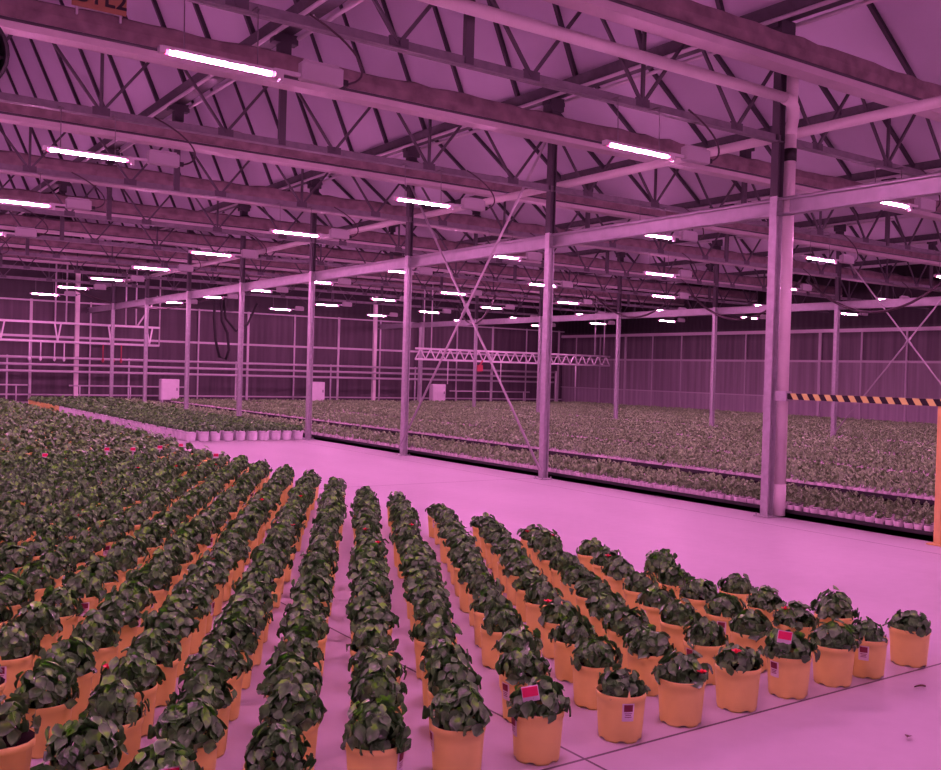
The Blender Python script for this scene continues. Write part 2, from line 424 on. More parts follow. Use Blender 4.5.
for i in range(-1, 8):
    lab = ('grey lattice roof truss crossing overhead in front of the downpipe' if i < 0 else
           'grey lattice roof truss meeting the post beside the downpipe' if i == 0 else f'grey lattice roof truss crossing the house at the {ORD[i]} post back from downpipe')
    t = thing('roof_truss', lab, 'truss', (0, rowy(i), ZCH), 'lattice roof trusses')
    for n, me in zip(('bottom_chord', 'top_chord', 'web_lattice'), TM): link(n, me, t)
    # rolled screen bundle hung before the truss, at top-chord height
    lab = ('folded shade screen bundle crossing overhead in front of the downpipe' if i < 0 else
           'thick folded shade screen bundle just in front of the post beside the downpipe' if i == 0 else
           f'folded shade screen bundle across the roof at the {ORD[i]} post back from downpipe')
    t = thing('folded_shade_screen', lab, 'screen', (0, rowy(i) - .53, 5.27), 'folded shade screens')
    b = MB(); n = 160; rnd = random.Random(30 + i); prof0 = [(-.13, -.02), (-.15, .10), (-.13, .23), (-.05, .27), (.07, .26), (.14, .2), (.14, -.02)]
    vs = []; m = len(prof0)
    for q in range(n + 1):
        xx = XL + .2 + (XR - XL - .4) * q / n; j = rnd.uniform(-.022, .022); j2 = rnd.uniform(-.012, .012)
        vs += [(xx, u + (j2 if w > 0 else 0), w + (j if w > .2 else 0)) for u, w in prof0]
    fs = [(q * m + a, q * m + (a + 1) % m, q * m + m + (a + 1) % m, q * m + m + a) for q in range(n) for a in range(m)]
    b.add(vs, fs); obj('cloth_bundle', b, M['screen'], t)
    b = MB(); b.prism([(-.155, -.02), (-.165, -.05), (-.14, -.13), (.06, -.14), (.09, -.06), (.10, -.02)], 'x', XL + .2, XR - .2)
    obj('pull_rail', b, M['screen_low'], t)
    b = MB(); b.tube([(XL + .2, -.17, -.045), (XR - .2, -.17, -.045)], .018, 6); obj('drive_cable', b, M['dark'], t)

# ------------------------------------------------------------------ grow lights
LX0, LXD, LY0 = 2.71, 4.543, 7.51
def grow_light(label, loc):
    t = thing('grow_light', label, 'lamp', loc, 'LED grow lights')
    b = MB(); b.bbox((0, 0, .03), (.96, .045, .032), .006)
    for s in (-1, 1): b.box((s * .47, 0, .012), (.05, .06, .05))
    obj('light_bar', b, M['tubeoff'], t)
    b = MB(); b.cur = 0
    prof = [(-.017, .014), (-.016, -.008), (0, -.016), (.016, -.008), (.017, .014)]
    b.prism(prof, 'x', -.415, .415)
    ds = obj('diode_strip', b, M['led'], t)
    b = MB()
    for s in (-1, 1): b.prism(prof, 'x', s * .415, s * .445)
    obj('end_halo', b, M['endhalo'], ds)  # glowing tips imitate the pink halo at the strip ends
    for s in (-1, 1):
        b = MB(); b.tube([(s * .30, 0, .04), (s * .30, .02, .505)], .005, 6); b.box((s * .30, .05, .51), (.04, .14, .015)); obj('hanger', b, M['truss'], t)
    b = MB(); b.box((.56, 0, .04), (.24, .03, .03)); b.box((.50, 0, .0), (.03, .05, .09)); obj('clamp', b, M['tubeoff'], t)
    b = MB(); b.bbox((.86, 0, .08), (.38, .10, .155), .012); b.box((.86, 0, .165), (.32, .03, .03))
    d = obj('driver_box', b, M['box'], t)
    b = MB(); b.box((1.075, 0, .05), (.06, .05, .05)); obj('connector', b, M['black'], d)
    b = MB(); pts = []
    for q in range(15):
        a = q / 14; pts.append((1.10 + .20 * math.sin(a * PI) + .1 * a - .45 * a * a, .02, .05 - .10 * math.sin(a * PI) * (1 - a) + .52 * a))
    b.tube(pts, .011, 6); obj('cable', b, M['hose'], t)
    return t
proto = None
for j in range(-2, 8):
    for i in range(-2, 7):
        x, y = LX0 + LXD * i, LY0 + DY * j
        if not (XL + .8 < x < XR - 1.5): continue
        side = ('' if i < 0 else '')
        if j < 0: lab = f'pink LED grow light, {nth(-j)} row toward viewer before the downpipe, {nth(i + 3)} across the house'
        else: lab = f'glowing pink LED grow light, {nth(j + 1)} truss back from the downpipe, {nth(i + 3)} across the house'
        if proto is None: proto = grow_light(lab, (x, y, 4.03))
        else: dup(proto, (x, y, 4.03), 0, lab)

# ------------------------------------------------------------------ pipes by the first post
PX, PY = COLX + .125, Y0 - .085
t = thing('drain_pipe', 'white drain pipe from the roof, elbowing down beside the first post', 'pipe', (PX, PY, 0))
b = MB(); b.tube([(-17.5, -.14, 4.98), (-.32, -.14, 4.98)], .062, 14); obj('roof_run', b, M['pvc'], t)
b = MB(); b.tube([(-.32, -.14, 4.98), (-.2, -.14, 4.96), (-.1, -.10, 4.91), (-.02, -.04, 4.82), (0, 0, 4.7), (0, 0, 4.62)], .072, 14); obj('elbow', b, M['pvc'], t)
b = MB(); b.tube([(0, 0, 4.64), (0, 0, .02)], .068, 16); dp = obj('downpipe', b, M['pvc'], t)
b = MB(); b.tube([(0, 0, .40), (0, 0, .02)], .076, 16); obj('foot_sleeve', b, M['pvc'], dp)
b = MB(); b.tube([(0, 0, 4.45), (0, 0, 4.30)], .076, 16); obj('rubber_coupling', b, M['black'], dp)
b = MB(); b.tube([(0, 0, 5.0), (0, 0, 5.72)], .07, 14); obj('vent_stub', b, M['pvc'], t)
b = MB(); b.tube([(COLX + .30, YF + .3, 4.68), (COLX + .30, YB - .2, 4.68)], .062, 12)
tag(obj('supply_pipe', b, M['pvc']), 'long pinkish white pipe running above the tie beam over the aisle', 'pipe')

# crossed wind-brace rods
def brace(x, ya, yb, label):
    t = thing('cross_brace', label, 'brace', (x, ya, 0))
    for (p, q) in (((-.07, 0, .15), (-.07, yb - ya, 5.35)), ((-.105, 0, 5.35), (-.105, yb - ya, .15))):
        b = MB(); b.tube([p, q], .020, 8); r = obj('rod', b, M['rail'], t)
        b = MB(); m = Vector(p).lerp(Vector(q), .5); d = (Vector(q) - Vector(p)).normalized()
        b.tube([m - d * .12, m + d * .12], .03, 8); obj('turnbuckle', b, M['galv'], r)
brace(COLX, rowy(1), rowy(2), 'crossed steel brace rods between two aisle posts')
brace(COLX2, rowy(1), rowy(2), 'crossed steel brace rods in far line before the pale wall')

# ------------------------------------------------------------------ striped barrier and orange post
b = MB(); n = 26; ya, yb = Y0 - .28, 5.38
t = thing('barrier_bar', 'black and yellow striped barrier bar between downpipe and orange post', 'barrier', (COLX, 0, 1.47))
L_ = ya - yb; st = L_ / n
for k in range(n):       # slanted stripes wrap the square bar
    b.cur = k % 2
    y1, y2 = ya - k * st, ya - (k + 1) * st; sl = .045
    vs = [(sx * .03, yy + (sl if sz > 0 else 0), sz * .036) for yy in (y1, y2) for sx, sz in ((-1, -1), (1, -1), (1, 1), (-1, 1))]
    b.add(vs, [(0, 1, 2, 3), (7, 6, 5, 4), (0, 4, 5, 1), (1, 5, 6, 2), (2, 6, 7, 3), (3, 7, 4, 0)])
obj('striped_bar', b, [M['black'], mat('barrier_yellow', (.82, .85, .22), .45)], t)
b = MB(); b.box((0, ya + .09, 0), (.10, .16, .12)); obj('clamp', b, M['galv'], t)
t = thing('barrier_post', 'orange painted steel post at the open end of the striped bar', 'post', (COLX + .03, 5.50, 0))
b = MB(); b.bbox((0, 0, .73), (.075, .075, 1.44), .008); obj('shaft', b, M['orange'], t)
b = MB(); b.bbox((0, 0, .008), (.17, .17, .016), .004); obj('foot_plate', b, M['orange'], t)
b = MB(); b.bbox((0, 0, 1.455), (.09, .09, .02), .005); obj('cap', b, M['orange'], t)

# ------------------------------------------------------------------ sign on the screen bundle
t = thing('row_sign', 'orange board with black row letters on top of a screen bundle', 'sign', (2.66, rowy(1) - .72, 5.69))
b = MB(); b.bbox((0, 0, 0), (.58, .012, .36), .003); obj('board', b, M['signb'], t)
cu = bpy.data.curves.new('lettering', 'FONT'); cu.body = 'GTL2'; cu.size = .235; cu.align_x = 'CENTER'; cu.align_y = 'CENTER'; cu.extrude = .003; cu.offset = .006
cu.space_character = 1.1
to = bpy.data.objects.new('tmp_text', cu); C.objects.link(to)
dg = bpy.context.evaluated_depsgraph_get(); me = bpy.data.meshes.new_from_object(to.evaluated_get(dg)); bpy.data.objects.remove(to)
me.materials.clear(); me.materials.append(M['ink'])
lo = link('lettering', me, t, (0, -.009, -.045)); lo.rotation_euler = (PI / 2, 0, 0)
b = MB()
b.box((0, .02, -.17), (.5, .03, .03))
for s in (-1, 1): b.box((s * .23, .02, -.20), (.02, .04, .12))
obj('bracket', b, M['galv'], t)

# black circulation fan in the upper corner
def fan(loc):
    t = thing('circulation_fan', 'black round air circulation fan hanging at the upper corner of roof', 'fan', loc)
    b = MB(); n = 28
    for q in range(n):
        pass
    b.sm = True
    prof = [(.33, -.14), (.36, -.14), (.36, .14), (.33, .14), (.33, -.14)]
    vs = [(r * math.cos(2 * PI * k / n), z, r * math.sin(2 * PI * k / n)) for r, z in prof for k in range(n)]
    b.add(vs, [(i * n + k, i * n + (k + 1) % n, i * n + n + (k + 1) % n, i * n + n + k) for i in range(4) for k in range(n)])
    obj('shroud', b, M['black'], t)
    for q in range(4):
        a = q * PI / 2 + .3; b = MB(); u = Vector((math.cos(a), 0, math.sin(a))); v = Vector((-math.sin(a), 0, math.cos(a)))
        b.add([u * .06 - v * .04 + Vector((0, .02, 0)), u * .31 - v * .08 + Vector((0, .05, 0)), u * .31 + v * .08 - Vector((0, .05, 0)), u * .06 + v * .04 - Vector((0, .02, 0))], [(0, 1, 2, 3)])
        obj('blade', b, M['dark'], t)
    b = MB(); b.tube([(0, .09, 0), (0, .12, 0)], .335, 28); b.tube([(0, -.12, 0), (0, .12, 0)], .08, 12); b.box((0, 0, 0), (.68, .03, .03)); obj('motor', b, M['black'], t)
    b = MB(); b.tube([(0, 0, .35), (0, 0, .9)], .015, 8); obj('hanger', b, M['galv'], t)
fan((1.10, 9.4, 4.28))

# ------------------------------------------------------------------ back of the house: pipes, booms, cabinets, hoses
t = thing('heating_pipe_rack', 'three stacked white heating pipes along the dark back wall', 'pipes', (0, 40.5, 0))
for z in (1.77, 1.50, 1.24):
    b = MB(); b.tube([(XL + .3, 0, z), (33.45, 0, z)], .048, 8); obj('pipe', b, M['rail'], t)
b = MB(); b.tube([(33.5, 0, 0), (33.5, 0, 1.85)], .07, 8); obj('standpipe', b, M['rail'], t)
for x in np.arange(XL + 1.5, 33, 4.543):
    b = MB(); b.box((x, .07, .92), (.06, .04, 1.84)); obj('upright', b, M['galv'], t)

for k, (x0, x1, lb) in enumerate(((2.5, 7.2, 'low white bench rail before back wall, near side of the irrigation boom'),
                                  (8.7, 13.4, 'low white bench rail before back wall, under the irrigation boom end'),
                                  (26.5, 31.5, 'low white bench rail before back wall, under the lattice boom'))):
    t = thing('bench_rail', lb, 'rail', (0, 40.2, 0), 'low bench rails')
    b = MB(); b.tube([(x0, 0, .70), (x1, 0, .70)], .03, 8); obj('rail', b, M['rail'], t)
    for x in (x0 + .4, (x0 + x1) / 2, x1 - .4):
        b = MB(); b.tube([(x, 0, 0), (x, 0, .70)], .025, 8); obj('leg', b, M['rail'], t)

def tallpost(x, y, lab):
    b = MB(); b.bbox((x, y, 2.6), (.16, .16, 5.2), .01); tag(obj('wall_post', b, M['pvc']), lab, 'post', 'pale posts before the back wall')
tallpost(9.1, 40.9, 'bright pale post before back wall, behind the irrigation boom')
tallpost(22.6, 40.9, 'bright pale post before back wall between the lattice boom and mid wall')

t = thing('irrigation_boom', 'white two-rail irrigation boom hanging before the back wall', 'boom', (0, 40, 0))
for z in (3.13, 2.40):
    b = MB(); b.tube([(1.0, 0, z), (12.1, 0, z - .02)], .045, 8); obj('rail', b, M['white'], t)
b = MB()
for x in (4.4, 6.2, 8.2, 10.2, 11.7):
    b.bar((x - .12, 0, 3.13), (x, 0, 2.40), .05, .05); b.bar((x + .12, 0, 3.13), (x, 0, 2.40), .05, .05)
obj('spacer_lattice', b, M['white'], t)
for x in (8.1, 8.5, 10.75, 11.15, 12.1):
    b = MB(); b.tube([(x, 0, 2.4 if x > 12 else 3.1), (x, 0, 5.5)], .03, 6); obj('hanger', b, M['rail'], t)
b = MB(); b.bar((11.2, 0, 3.13), (12.0, 0, 4.4), .05, .05); obj('stay', b, M['rail'], t)
for x in (7.2, 7.6, 8.1, 8.45, 9.9, 10.3, 10.6):
    b = MB(); b.tube([(x, 0, 2.40), (x, 0, 1.75)], .022, 6); b.lathe([(.0, 1.62), (.05, 1.68), (.05, 1.76), (.02, 1.8)], 8, (x, 0, 0))
    obj('dropper', b, M['red'] if x > 9.5 else M['white'], t)

t = thing('lattice_boom', 'white lattice irrigation boom hung before the far corner of back wall', 'boom', (0, 36, 0))
for z in (2.62, 2.16):
    b = MB(); b.tube([(21.9, 0, z), (33.2, 0, z)], .045, 8); obj('chord', b, M['white'], t)
b = MB(); n = 22
for k in range(n):
    x0 = 21.9 + 11.3 * k / n; x1 = x0 + 11.3 / n; xm = (x0 + x1) / 2
    b.bar((x0, 0, 2.16), (xm, 0, 2.62), .04, .04, (0, 1, 0)); b.bar((xm, 0, 2.62), (x1, 0, 2.16), .04, .04, (0, 1, 0))
obj('web_lattice', b, M['white'], t)
for x in (22.3, 22.7, 32.2, 32.8):
    b = MB(); b.tube([(x, 0, 2.6), (x, 0, 5.5)], .03, 6); obj('hanger', b, M['rail'], t)
for x in (23.6, 26.5, 29.3, 31.0):
    b = MB(); b.tube([(x, 0, 2.16), (x, 0, 1.1)], .024, 6); obj('dropper', b, M['white'], t)
b = MB(); b.box((25.2, -.1, 1.85), (.3, .2, .28)); b.tube([(25.2, -.1, 1.9), (25.4, -.1, 2.2)], .04, 8)
obj('red_valve', b, M['red'], t)

for k, (x, y, lb) in enumerate(((12.55, 40.0, 'white electrical cabinet before back wall, close behind the irrigation boom end'),
                                (19.15, 40.0, 'white electrical cabinet before back wall, behind the third aisle post'),
                                (25.65, 40.0, 'white electrical cabinet under the near end of the lattice boom'))):
    t = thing('electrical_cabinet', lb, 'cabinet', (x, y, 0), 'white cabinets by the back wall')
    b = MB(); b.bbox((0, 0, .60), (.74, .35, .86), .02); obj('body', b, M['white'], t)
    b = MB(); b.bbox((0, -.185, .60), (.66, .02, .78), .006); d = obj('door', b, M['white'], t)
    b = MB(); b.box((.26, -.205, .62), (.03, .02, .12)); obj('handle', b, M['dark'], d)
    for s in (-1, 1):
        b = MB(); b.box((s * .3, 0, .09), (.05, .3, .18)); obj('leg', b, M['galv'], t)

def hose(pts, r, lab, cat='cable'):
    b = MB(); b.tube(pts, r, 6); tag(obj('hanging_hose', b, M['hose']), lab, cat, 'dark hoses hanging under the trusses')
def sag(p, q, d, n=14):
    p, q = Vector(p), Vector(q); return [p.lerp(q, k / n) - Vector((0, 0, d * 4 * (k / n) * (1 - k / n))) for k in range(n + 1)]
hose(sag((22.4, 16.6, 4.4), (22.2, 12.2, 4.5), 1.0), .035, 'dark hose sagging under the roof, near the crossed rods before the pale wall')
hose(sag((22.5, 21.0, 4.4), (22.4, 16.8, 4.4), 1.0), .035, 'dark hose sagging under the roof, second span back before the pale wall')
hose(sag((22.5, 25.2, 4.4), (22.4, 21.2, 4.4), .8), .035, 'dark hose sagging under the roof, third span back before the pale wall')
hose(sag((22.4, 33.6, 4.4), (21.0, 29.0, 4.5), .9), .035, 'dark hose sagging under the roof near the lattice boom')
hose(sag((8.5, 39.0, 4.4), (13.8, 38.6, 4.4), .6), .035, 'dark hose sagging above the white irrigation boom')
t = thing('coiled_hose', 'black hose hanging in loops from the roof near back wall', 'hose', (14.3, 39.0, 0))
b = MB(); b.tube([(-.25, 0, 5.9), (-.28, 0, 3.6), (-.2, 0, 2.7), (-.02, 0, 2.0), (.25, 0, 1.9), (.38, 0, 2.3), (.3, 0, 3.0), (.05, 0, 3.5), (-.05, 0, 5.9)], .06, 8); obj('loop', b, M['black'], t)
b = MB(); b.tube([(.1, .1, 4.5), (.25, .1, 3.6), (.7, .1, 3.1), (1.2, .1, 3.4), (1.6, .1, 4.3)], .05, 8); obj('loop', b, M['black'], t)

# ------------------------------------------------------------------ plants
def leaf_grid(L, W, droop, rows, cols=3):
    prof = {5: [.10, .85, 1.0, .52, .02], 4: [.18, 1.0, .8, .06], 3: [.2, 1.0, .08]}[rows]
    v = np.zeros((rows, cols, 3))
    for i in range(rows):
        s = i / (rows - 1)
        for k in range(cols):
            c = (k / (cols - 1) * 2 - 1)
            v[i, k] = (s * L * (1 - .18 * droop * s), c * W / 2 * prof[i], -droop * L * .75 * s * s + abs(c) * W * .20)
    q = [(i * cols + k, i * cols + k + 1, (i + 1) * cols + k + 1, (i + 1) * cols + k) for i in range(rows - 1) for k in range(cols - 1)]
    return v.reshape(-1, 3), np.array(q)
def bush(rng, n, R, H, z0, L, W, rows=5, cols=3, low=1.85, inner=.45):
    V, Q, o = [], [], 0
    for k in range(n):
        th = math.acos(1 - rng.random() * (1 - math.cos(low))); ph = rng.random() * 2 * PI
        s = 1 - inner * rng.random() ** 1.6
        lump = 1 + .16 * math.sin(3 * ph + th * 4 + n) + rng.normal(0, .05)
        c = np.array([R * math.sin(th) * math.cos(ph), R * math.sin(th) * math.sin(ph), H * math.cos(th)]) * s * lump
        if c[2] < 0: c[2] *= .35
        c[2] += z0
        out = np.array([math.cos(ph), math.sin(ph), 0.0])
        nrm = np.array([math.sin(th) * math.cos(ph), math.sin(th) * math.sin(ph), math.cos(th) + .25]) + rng.normal(0, .33, 3); nrm /= np.linalg.norm(nrm)
        ax = out * .9 + np.array([0, 0, .35 * math.cos(th) - .35]) + rng.normal(0, .45, 3); ax -= nrm * ax.dot(nrm); ax /= np.linalg.norm(ax)
        sd = np.cross(nrm, ax); sz = rng.uniform(.65, 1.2) * (1 if s > .7 else .85)
        v, q = leaf_grid(L * sz, W * sz, rng.uniform(.15, .75), rows, cols)
        v = v - np.array([L * sz * .45, 0, 0])
        V.append(c + v[:, :1] * ax + v[:, 1:2] * sd + v[:, 2:3] * nrm); Q.append(q + o); o += len(v)
    return np.concatenate(V), np.concatenate(Q)
def np_mesh(name, V, Q, mats, mi=None, smooth=True):
    me = bpy.data.meshes.new(name); me.vertices.add(len(V)); me.vertices.foreach_set('co', np.ascontiguousarray(V, dtype=np.float32).ravel())
    me.loops.add(Q.size); me.loops.foreach_set('vertex_index', np.ascontiguousarray(Q, dtype=np.int32).ravel())
    me.polygons.add(len(Q)); me.polygons.foreach_set('loop_start', np.arange(0, Q.size, 4, dtype=np.int32))
    for m in mats: me.materials.append(m)
    if mi is not None: me.polygons.foreach_set('material_index', np.ascontiguousarray(mi, dtype=np.int32))
    me.polygons.foreach_set('use_smooth', np.full(len(Q), smooth)); me.update(calc_edges=True); me.validate(); return me
def lathe_np(prof, n):
    V = np.array([(r * math.cos(2 * PI * k / n), r * math.sin(2 * PI * k / n), z) for r, z in prof for k in range(n)])
    Q = np.array([(i * n + k, i * n + (k + 1) % n, i * n + n + (k + 1) % n, i * n + n + k) for i in range(len(prof) - 1) for k in range(n)])
    return V, Q

# big pot: thick rim, tapered wall, notched foot
PR, PH = .113, .215
def pot_mesh(name, m):
    n = 36
    prof = [(.085, .010), (.096, 0), (.0985, .010), (.103, .07), (.1085, .15), (.111, PH - .030), (.1145, PH - .028), (.1155, PH - .003), (.1140, PH), (.110, PH - .002), (.106, PH - .03), (.103, PH - .05)]
    V, Q = lathe_np(prof, n)
    for k in range(n):                          # drainage notches around the foot
        if k % 6 in (0, 1):
            V[n + k, 2] = .010; V[2 * n + k, 2] = .014; V[k, 2] = .016
    return np_mesh(name, V, Q, [m])
POT = pot_mesh('pot', M['pot']); WPOT = pot_mesh('pot', M['wpot'])
b = MB(); b.lathe([(.107, PH - .028), (.06, PH - .018), (.0, PH - .014)], 20); SOIL = b.mesh('soil', M['soil'])
FOL = []
for k in range(10):
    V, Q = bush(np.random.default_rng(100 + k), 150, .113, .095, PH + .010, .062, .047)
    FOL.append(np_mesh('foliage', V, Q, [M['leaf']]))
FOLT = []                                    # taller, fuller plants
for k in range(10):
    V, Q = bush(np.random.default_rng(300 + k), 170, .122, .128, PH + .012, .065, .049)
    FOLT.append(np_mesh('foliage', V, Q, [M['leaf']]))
# smaller thinner plant for two pots on the front edge
V, Q = bush(np.random.default_rng(55), 105, .103, .075, PH + .008, .058, .045); FOLS = np_mesh('foliage', V, Q, [M['leaf']])
def card_mesh():
    b = MB()   # stuck on the pot wall, facing +x; peaked top edge stands over the rim
    vs = []; fs = []
    for i, z in enumerate((.105, .15, .195)):
        r = .1045 + (z - .105) * .075 + .003
        for k in range(4):
            a = (k / 3 - .5) * .50; vs.append((r * math.cos(a), r * math.sin(a), z))
    for i in range(2):
        for k in range(3): fs.append((i * 4 + k, i * 4 + k + 1, i * 4 + 5 + k, i * 4 + 4 + k))
    b.add(vs, fs); me = b.mesh('pot_label', M['card'])
    b = MB(); vs = []
    for z in (.150, .182):
        r = .1045 + (z - .105) * .075 + .0055
        for k in range(4):
            a = (k / 3 - .5) * .36; vs.append((r * math.cos(a), r * math.sin(a), z))
    b.add(vs, [(k, k + 1, k + 5, k + 4) for k in range(3)])
    for zz, wd in ((.140, .3), (.132, .24), (.124, .28)):
        vs = []
        for z in (zz, zz + .003):
            r = .1045 + (z - .105) * .075 + .0055
            for k in range(3):
                a = (k / 2 - .5) * wd; vs.append((r * math.cos(a), r * math.sin(a), z))
        b.add(vs, [(k, k + 1, k + 4, k + 3) for k in range(2)])
    b2 = MB(); b2.add([(.118, -.012, PH - .02), (.118, .012, PH - .02), (.116, 0, PH + .03)], [(0, 1, 2)])
    return me, b.mesh('label_print', M['print']), b2.mesh('label_hook', M['pot'])
CARD = card_mesh()
def stake_mesh():
    b = MB(); b.box((0, 0, .04), (.004, .022, .16)); b.bbox((0, 0, .16), (.005, .072, .066), .002)
    p = MB(); p.box((.0035, 0, .169), (.003, .066, .040)); 
    return b.mesh('stake_tag', M['card']), p.mesh('tag_print', M['pink'])
STAKE = stake_mesh()
def flower_mesh():
    b = MB()
    for k in range(7):
        a = 2 * PI * k / 7; u = Vector((math.cos(a), math.sin(a), .35)).normalized(); v = Vector((-math.sin(a), math.cos(a), 0))
        b.add([Vector((0, 0, 0)), u * .018 - v * .013, u * .03, u * .018 + v * .013], [(0, 1, 2, 3)])
    b.lathe([(.0, -.008), (.010, 0), (.007, .014), (0, .018)], 8); return b.mesh('flower', M['flower'])
FLO = flower_mesh()

CAMA = lambda x, y: math.atan2(-y, -x)        # direction from a pot to the viewer
def big_plant(x, y, label, grp, potme, name, rnd, fol=None, card=None, stake=None, flower=None, sc=1.0):
    t = thing(name, label, 'plant', (x, y, 0), grp)
    rz = rnd.uniform(0, 2 * PI)
    p = link('pot', potme, t); p.rotation_euler = (0, 0, rz)
    link('soil', SOIL, t)
    f = link('foliage', fol or FOL[rnd.randrange(len(FOL))], t); f.rotation_euler = (0, 0, rnd.uniform(0, 2 * PI))
    s = rnd.uniform(.92, 1.10) * sc; f.scale = (s, s, 1); 
    if card is not None:
        a = CAMA(x, y) + card
        c = link('pot_label', CARD[0], t); c.rotation_euler = (0, 0, a)
        link('label_print', CARD[1], c); link('label_hook', CARD[2], c)
    if stake is not None:
        a = CAMA(x, y) + .12; c = link('stake_tag', STAKE[0], t); c.rotation_euler = (stake[2], 0, a)
        c.location = (.086 * math.cos(a) + stake[0] * math.sin(a), .086 * math.sin(a) - stake[0] * math.cos(a), PH - .07 + stake[1])
        link('tag_print', STAKE[1], c)
    if flower is not None:
        a = CAMA(x, y) + flower[0]; c = link('flower', FLO, t)
        c.location = (flower[1] * math.cos(a), flower[1] * math.sin(a), flower[2])
    return t

# --- the orange-pot block: diagonal rows, front edge at y = 3.2, open edge at x = 5.3
front = [2.60, 3.08, 3.47, 3.87, 4.27, 4.65, 4.95, 5.38]          # measured along the saw-cut
pots = []
rp = random.Random(5)
NK = int((39.6 - 3.2) / .374)
for k in range(NK):
    for c in range(-45, 8):
        if k == 0 and 0 <= c <= 7: q = 1 + .07 / math.hypot(front[c], 3.2); x, y = front[c] * q, 3.2 * q
        else:
            x, y = 2.66 + .4 * c + .2 * k - (.04 if c < 0 else 0) + .04, 3.27 + .374 * k
            if k == 0 and c == 7: continue
            if x > (5.36 if y < 17.2 else 5.75): continue
            sx = .022 if k < 60 else .01
            x += rp.uniform(-sx, sx); y += rp.uniform(-sx, sx)
        if x < .148 * y - .9: continue
        pots.append((c, k, x, y))
vis = [p for p in pots if inframe(p[2], p[3], .30, -4) or inframe(p[2], p[3], .08, -4)]
vis.sort(key=lambda p: px(p[2], p[3], .2)[2])
near = set((p[0], p[1]) for p in vis[:300])
special = {(0, 0): dict(card=-1.15, stake=(.015, .0, .18)), (1, 0): dict(card=.32, fol=FOLS), (2, 0): dict(flower=(1.0, .11, .26)), (3, 0): dict(flower=(-.1, .09, .30), fol=FOLS),
           (4, 0): dict(card=-.7, stake=(.05, .015, -.10)), (5, 0): dict(), (6, 0): dict(card=-.1, fol=FOLS), (7, 0): dict(fol=FOLS, sc=1.05), (-1, 0): dict(card=-1.3), (-2, 0): dict(card=1.15),
           (-4, 0): dict(stake=(-.02, -.03, .05)), (-5, 0): dict(card=.9)}
rest = []
tagged = {}
rowlen = {}
for c, k, x, y in pots: rowlen.setdefault(c, []).append(k)
for c, k, x, y in pots:
    if (c, k) not in near: rest.append((x, y)); continue
    r = random.Random(c * 977 + k * 31)
    kw = special.get((c, k))
    if kw is None:
        kw = {}
        q = r.random()
        if q < .30: kw['card'] = r.uniform(-1.2, 1.3)
        if r.random() < .10: kw['flower'] = (r.uniform(-1.2, 1.2), r.uniform(.06, .11), r.uniform(.27, .33))
    row = 8 - c; n = k + 1
    if k == 0:
        lab = ('orange pot with compact dark bush, standing alone at the open end of front edge' if c == 7 else
               f'bushy plant in orange pot, {nth(row)} along the front edge counted from the lone end pot')
    else:
        lab = f'bushy plant in orange pot, {nth(n)} back in diagonal row starting at {nth(row)} front-edge pot'
    if 'stake' in kw: lab = lab.replace('bushy plant in orange pot', 'orange pot with pink tag')
    if 'fol' not in kw and r.random() < (.9 if c <= -3 else .65 if c <= -1 else .15): kw['fol'] = FOLT[r.randrange(10)]
    t = big_plant(x, y, lab, 'plants in orange pots', POT, 'potted_plant', r, **kw)
# the rest of the block past the 300 largest: one object
def crowd(name, pts, potcol, leafm, kind, label, seed, nleaf=(60, 32, 18)):
    rng = np.random.default_rng(seed)
    tiers = []
    for nl, rows, L in ((nleaf[0], 4, .070), (nleaf[1], 3, .090), (nleaf[2], 3, .115)):
        tiers.append([bush(np.random.default_rng(seed + 10 * q + nl), nl, .114, .120, PH + .010, L, L * .80, rows, 3 if rows > 3 else 2) for q in range(5)])
    pv, pq = lathe_np([(.0905, 0), (.110, PH - .03), (.117, PH - .028), (.115, PH), (.0, PH - .02)], 14)
    V, Q, MI, o = [], [], [], 0
    for x, y in pts:
        d = math.hypot(x, y); tr = tiers[0 if d < 15 else 1 if d < 24 else 2]; bv, bq = tr[rng.integers(5)]
        a = rng.random() * 2 * PI; ca, sa = math.cos(a), math.sin(a); s = rng.uniform(.95, 1.15); sz = rng.uniform(.9, 1.12)
        v = np.empty_like(bv); v[:, 0] = (bv[:, 0] * ca - bv[:, 1] * sa) * s + x; v[:, 1] = (bv[:, 0] * sa + bv[:, 1] * ca) * s + y; v[:, 2] = (bv[:, 2] - PH) * sz + PH
        V += [v, pv + np.array([x, y, 0])]; Q += [bq + o, pq + o + len(v)]; o += len(v) + len(pv)
        MI += [np.zeros(len(bq), int), np.r_[np.full(3 * 14, 1), np.full(14, 2)]]
    me = np_mesh(name, np.concatenate(V), np.concatenate(Q), [leafm, potcol, M['soil']], np.concatenate(MI))
    ob = link(name, me); ob['kind'] = 'stuff'; ob['label'] = label; ob['category'] = 'plants'
    return ob
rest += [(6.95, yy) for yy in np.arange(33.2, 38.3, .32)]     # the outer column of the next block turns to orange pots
crowd('potted_plant_mass', rest, M['pot'], M['leaf2'], 'stuff', 'dense mass of bushy plants in orange pots filling the floor toward the back wall', 400)

